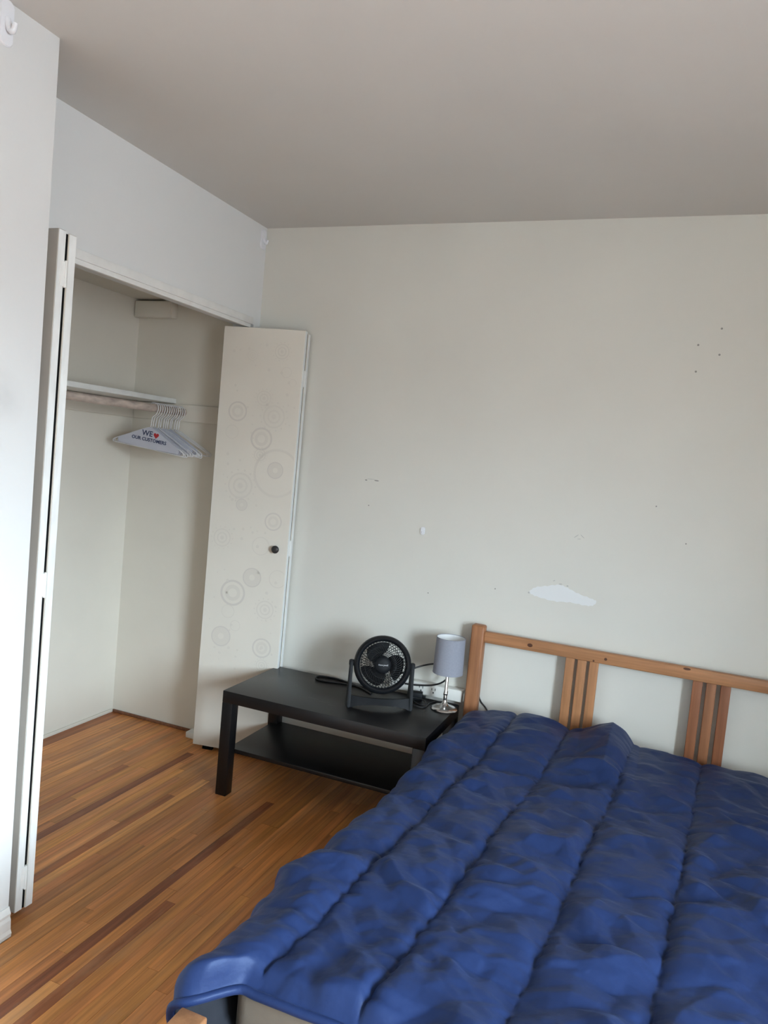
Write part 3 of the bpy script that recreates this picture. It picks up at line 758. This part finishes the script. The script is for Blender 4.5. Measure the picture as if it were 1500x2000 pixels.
# mattress
MX0, MX1, MY0, MY1, MZ0, MZ1 = -0.722, 0.645, 1.252, 3.085, 0.2405, 0.432
mt = empty('mattress', (bcx, 2.1, MZ0), label='mattress under the navy comforter, its foot end showing', cat='mattress')
bm = bmesh.new(); box(bm, MX0-bcx, MX1-bcx, MY0-2.1, MY1-2.1, 0, MZ1-MZ0, bev=0.035, seg=5)
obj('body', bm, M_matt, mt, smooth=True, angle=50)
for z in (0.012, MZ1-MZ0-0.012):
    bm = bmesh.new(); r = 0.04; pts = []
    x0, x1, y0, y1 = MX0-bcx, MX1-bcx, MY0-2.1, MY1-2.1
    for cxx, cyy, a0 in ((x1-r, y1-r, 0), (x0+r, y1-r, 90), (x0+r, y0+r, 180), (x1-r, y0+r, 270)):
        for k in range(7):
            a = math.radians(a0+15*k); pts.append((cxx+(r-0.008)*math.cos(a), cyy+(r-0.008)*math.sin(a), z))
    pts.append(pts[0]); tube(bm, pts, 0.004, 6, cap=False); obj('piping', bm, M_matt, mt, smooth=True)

# ------------------------------------------------------------------ comforter
M_comf = bpy.data.materials.new('navy_satin'); M_comf.use_nodes = True
nt = M_comf.node_tree; p = nt.nodes['Principled BSDF']
p.inputs['Base Color'].default_value = (0.0140, 0.0275, 0.088, 1)
p.inputs['Roughness'].default_value = 0.46
p.inputs['Specular IOR Level'].default_value = 0.22; p.inputs['Specular Tint'].default_value = (0.6, 0.72, 1.0, 1)
p.inputs['Sheen Weight'].default_value = 0.06; p.inputs['Sheen Roughness'].default_value = 0.4; p.inputs['Sheen Tint'].default_value = (0.35, 0.5, 1.0, 1)
geo = nt.nodes.new('ShaderNodeNewGeometry')
nb = nt.nodes.new('ShaderNodeTexNoise'); nb.inputs['Scale'].default_value = 55; nb.inputs['Detail'].default_value = 4
nt.links.new(geo.outputs['Position'], nb.inputs['Vector'])
bp = nt.nodes.new('ShaderNodeBump'); bp.inputs['Strength'].default_value = 0.25; bp.inputs['Distance'].default_value = 0.004
nt.links.new(nb.outputs['Fac'], bp.inputs['Height']); nt.links.new(bp.outputs[0], p.inputs['Normal'])
M_lining = mat('comforter_lining', (0.020, 0.022, 0.029), 0.8, spec=0.2)

SKEW = 0.083
SEAMS = [-1.10, -0.83, -0.600, -0.385, -0.137, 0.107, 0.350, 0.59, 0.83, 1.1]
def sstep(a, b, x):
    t = max(0.0, min(1.0, (x-a)/(b-a))); return t*t*(3-2*t)
def hsh(i, j, k):
    n = (i*374761393 + j*668265263 + k*2147483647 + 12345) & 0xffffffff
    n = ((n ^ (n >> 13))*1274126177) & 0xffffffff
    return ((n ^ (n >> 16)) & 0xffff)/65535.0
def facet(u, v, k):
    """crumpled cloth: flat facets meeting in sharp creases (linear on a jittered triangle lattice)"""
    i, j = math.floor(u), math.floor(v); a, b = u-i, v-j
    if hsh(i, j, k+50) > 0.5:
        h00, h10, h01, h11 = hsh(i, j, k), hsh(i+1, j, k), hsh(i, j+1, k), hsh(i+1, j+1, k)
        return h00 + a*(h10-h00) + b*(h11-h10) if a > b else h00 + b*(h01-h00) + a*(h11-h01)
    a = 1-a
    h00, h10, h01, h11 = hsh(i+1, j, k), hsh(i, j, k), hsh(i+1, j+1, k), hsh(i, j+1, k)
    return h00 + a*(h10-h00) + b*(h11-h10) if a > b else h00 + b*(h01-h00) + a*(h11-h01)
def quilt(a, y):
    """height of the quilted surface above its base, a: across, y: along"""
    aw = a + 0.008*noise.noise(Vector((a*2.0, y*3.0, 4.0))) + 0.003*noise.noise(Vector((a*6, y*14, 9.0)))
    for s0, s1 in zip(SEAMS, SEAMS[1:]):
        if s0 <= aw <= s1: break
    t = (aw-s0)/(s1-s0); dist = min(t, 1-t)*(s1-s0)
    puff = 0.020*(1-(abs(2*t-1))**5)**0.9
    pk = math.exp(-dist/0.030)
    pucker = 0.009*pk*(abs(noise.noise(Vector((aw*6, y*24, s0*5))))*2-0.5)
    w1 = Vector((a*4.1, y*4.6, 1.7))
    wx, wy = noise.noise(w1), noise.noise(w1+Vector((5.2, 2.1, 8.3)))
    # folds run mostly aslant across each channel
    ca, sa = math.cos(0.5), math.sin(0.5)
    u = (a*ca + y*sa)/0.150 + 0.55*wx; v = (-a*sa + y*ca)/0.085 + 0.55*wy
    f1 = facet(u, v, 1)-0.5
    ca, sa = math.cos(-0.35), math.sin(-0.35)
    u = (a*ca + y*sa)/0.080 + 0.7*wy; v = (-a*sa + y*ca)/0.050 + 0.7*wx
    f2 = facet(u, v, 2)-0.5
    f3 = facet(a/0.037+0.8*wx, y/0.030+0.8*wy, 3)-0.5
    fold = noise.noise(Vector((a*13+1.5*wx, y*2.2, 6.0)))
    mid = 1-0.7*math.exp(-dist/0.025)
    soft = 1-0.55*sstep(2.5, 3.0, y)
    return puff, soft*pucker + mid*soft*(0.036*f1 + 0.024*f2 + 0.008*f3 + 0.020*fold*sstep(1.62, 1.30, y))
HEADZ = [(-0.84, 0.0), (-0.72, 0.0), (-0.64, 0.020), (-0.53, 0.042), (-0.42, 0.042), (-0.33, 0.030), (-0.25, 0.030), (-0.19, 0.060), (-0.14, 0.078), (-0.09, 0.055), (-0.03, 0.008), (0.06, 0.008), (0.25, 0.004), (1.2, 0.004)]
def headlump(x):
    for (x0, z0), (x1, z1) in zip(HEADZ, HEADZ[1:]):
        if x0 <= x <= x1: return z0+(z1-z0)*(x-x0)/(x1-x0)
    return 0
NA, NY = 400, 460
A0, A1 = -0.905, 0.90
ZB = MZ1 + 0.014
YTOP = 3.072
def comf_point(i, j, off=0.0):
    a = A0 + (A1-A0)*i/NA
    tt = j/NY
    xf = a + SKEW*(1.2-2.0)
    # hem: runs across the foot of the mattress, further forward over the left corner post
    yfoot = 1.243 + 0.010*noise.noise(Vector((a*5, 0.3, 0))) - 0.085*sstep(-0.690, -0.775, xf)
    y = yfoot + (YTOP - yfoot)*tt
    x = a + SKEW*(y-2.0)
    h, hf = quilt(a, y)
    ed = min(tt*(YTOP-yfoot), (1-tt)*(YTOP-yfoot), (a-A0), (A1-a))
    h = h*sstep(-0.012, 0.04, ed) + (hf + 0.006)*sstep(-0.004, 0.022, ed)
    h = max(h, -0.004 + 0.003*sstep(0.05, 0.02, ed))
    base = ZB + headlump(x)*sstep(2.50, 2.95, y) - 0.02*sstep(3.02, YTOP, y)
    nx, nz = 0.0, 1.0
    z = base
    kf = sstep(1.60, 1.25, y)
    el = -0.735 - 0.010*sstep(2.8, 2.2, y) - 0.056*sstep(1.95, 1.5, y)
    for edge, sgn in ((el, -1), (0.652, 1)):
        s = (x-edge)*sgn + 0.05
        if s > 0:
            R = 0.056 - (0.012*kf if sgn < 0 else 0)
            tmax = math.pi/2 - 0.06 + (0.85*kf if sgn < 0 else 0)
            th = min(s/R, tmax); l = max(0.0, s-R*tmax)
            x = edge - sgn*0.05 + sgn*(R*math.sin(th) + l*math.cos(th)); z = base - R*(1-math.cos(th)) - l*math.sin(th)
            nx, nz = sgn*math.sin(th), math.cos(th)
    dy = y-yfoot
    # the hem dips a little over the mattress end
    z -= 0.022*sstep(0.034, 0.0, dy)*max(0.0, nz)
    n = math.hypot(nx, nz)
    return Vector((x + nx/n*(h+off), y, z + nz/n*(h+off)))
bm = bmesh.new()
grid = [[bm.verts.new(comf_point(i, j)) for j in range(NY+1)] for i in range(NA+1)]
for i in range(NA):
    for j in range(NY):
        bm.faces.new((grid[i][j], grid[i+1][j], grid[i+1][j+1], grid[i][j+1]))
cover = empty('comforter', (0, 2.1, ZB), label='navy blue quilted satin comforter spread crookedly over the bed', cat='comforter')
bmesh.ops.translate(bm, vec=(0, -2.1, -ZB), verts=bm.verts)
o = obj('quilted_top', bm, M_comf, cover, smooth=True)
# lining, slightly inside
bm = bmesh.new()
g2 = [[bm.verts.new(comf_point(i, j, -0.010 - 0.010*(0 < j < NY and 0 < i < NA)) - Vector((0, 2.1, ZB))) for j in range(0, NY+1, 4)] for i in range(0, NA+1, 4)]
for i in range(len(g2)-1):
    for j in range(len(g2[0])-1):
        bm.faces.new((g2[i][j], g2[i][j+1], g2[i+1][j+1], g2[i+1][j]))
obj('lining', bm, M_lining, cover, smooth=True)
# rolled hem all round
hem = [comf_point(i, 0) for i in range(NA, -1, -2)] + [comf_point(0, j) for j in range(0, NY+1, 4)] + [comf_point(i, NY) for i in range(0, NA+1, 3)] + [comf_point(NA, j) for j in range(NY, -1, -5)]
bm = bmesh.new(); tube(bm, [q - Vector((0, 2.1, ZB+0.004)) for q in hem], 0.0095, 8, cap=False)
obj('hem_roll', bm, M_comf, cover, smooth=True)
print('planks', np_, 'objects', len(bpy.data.objects))
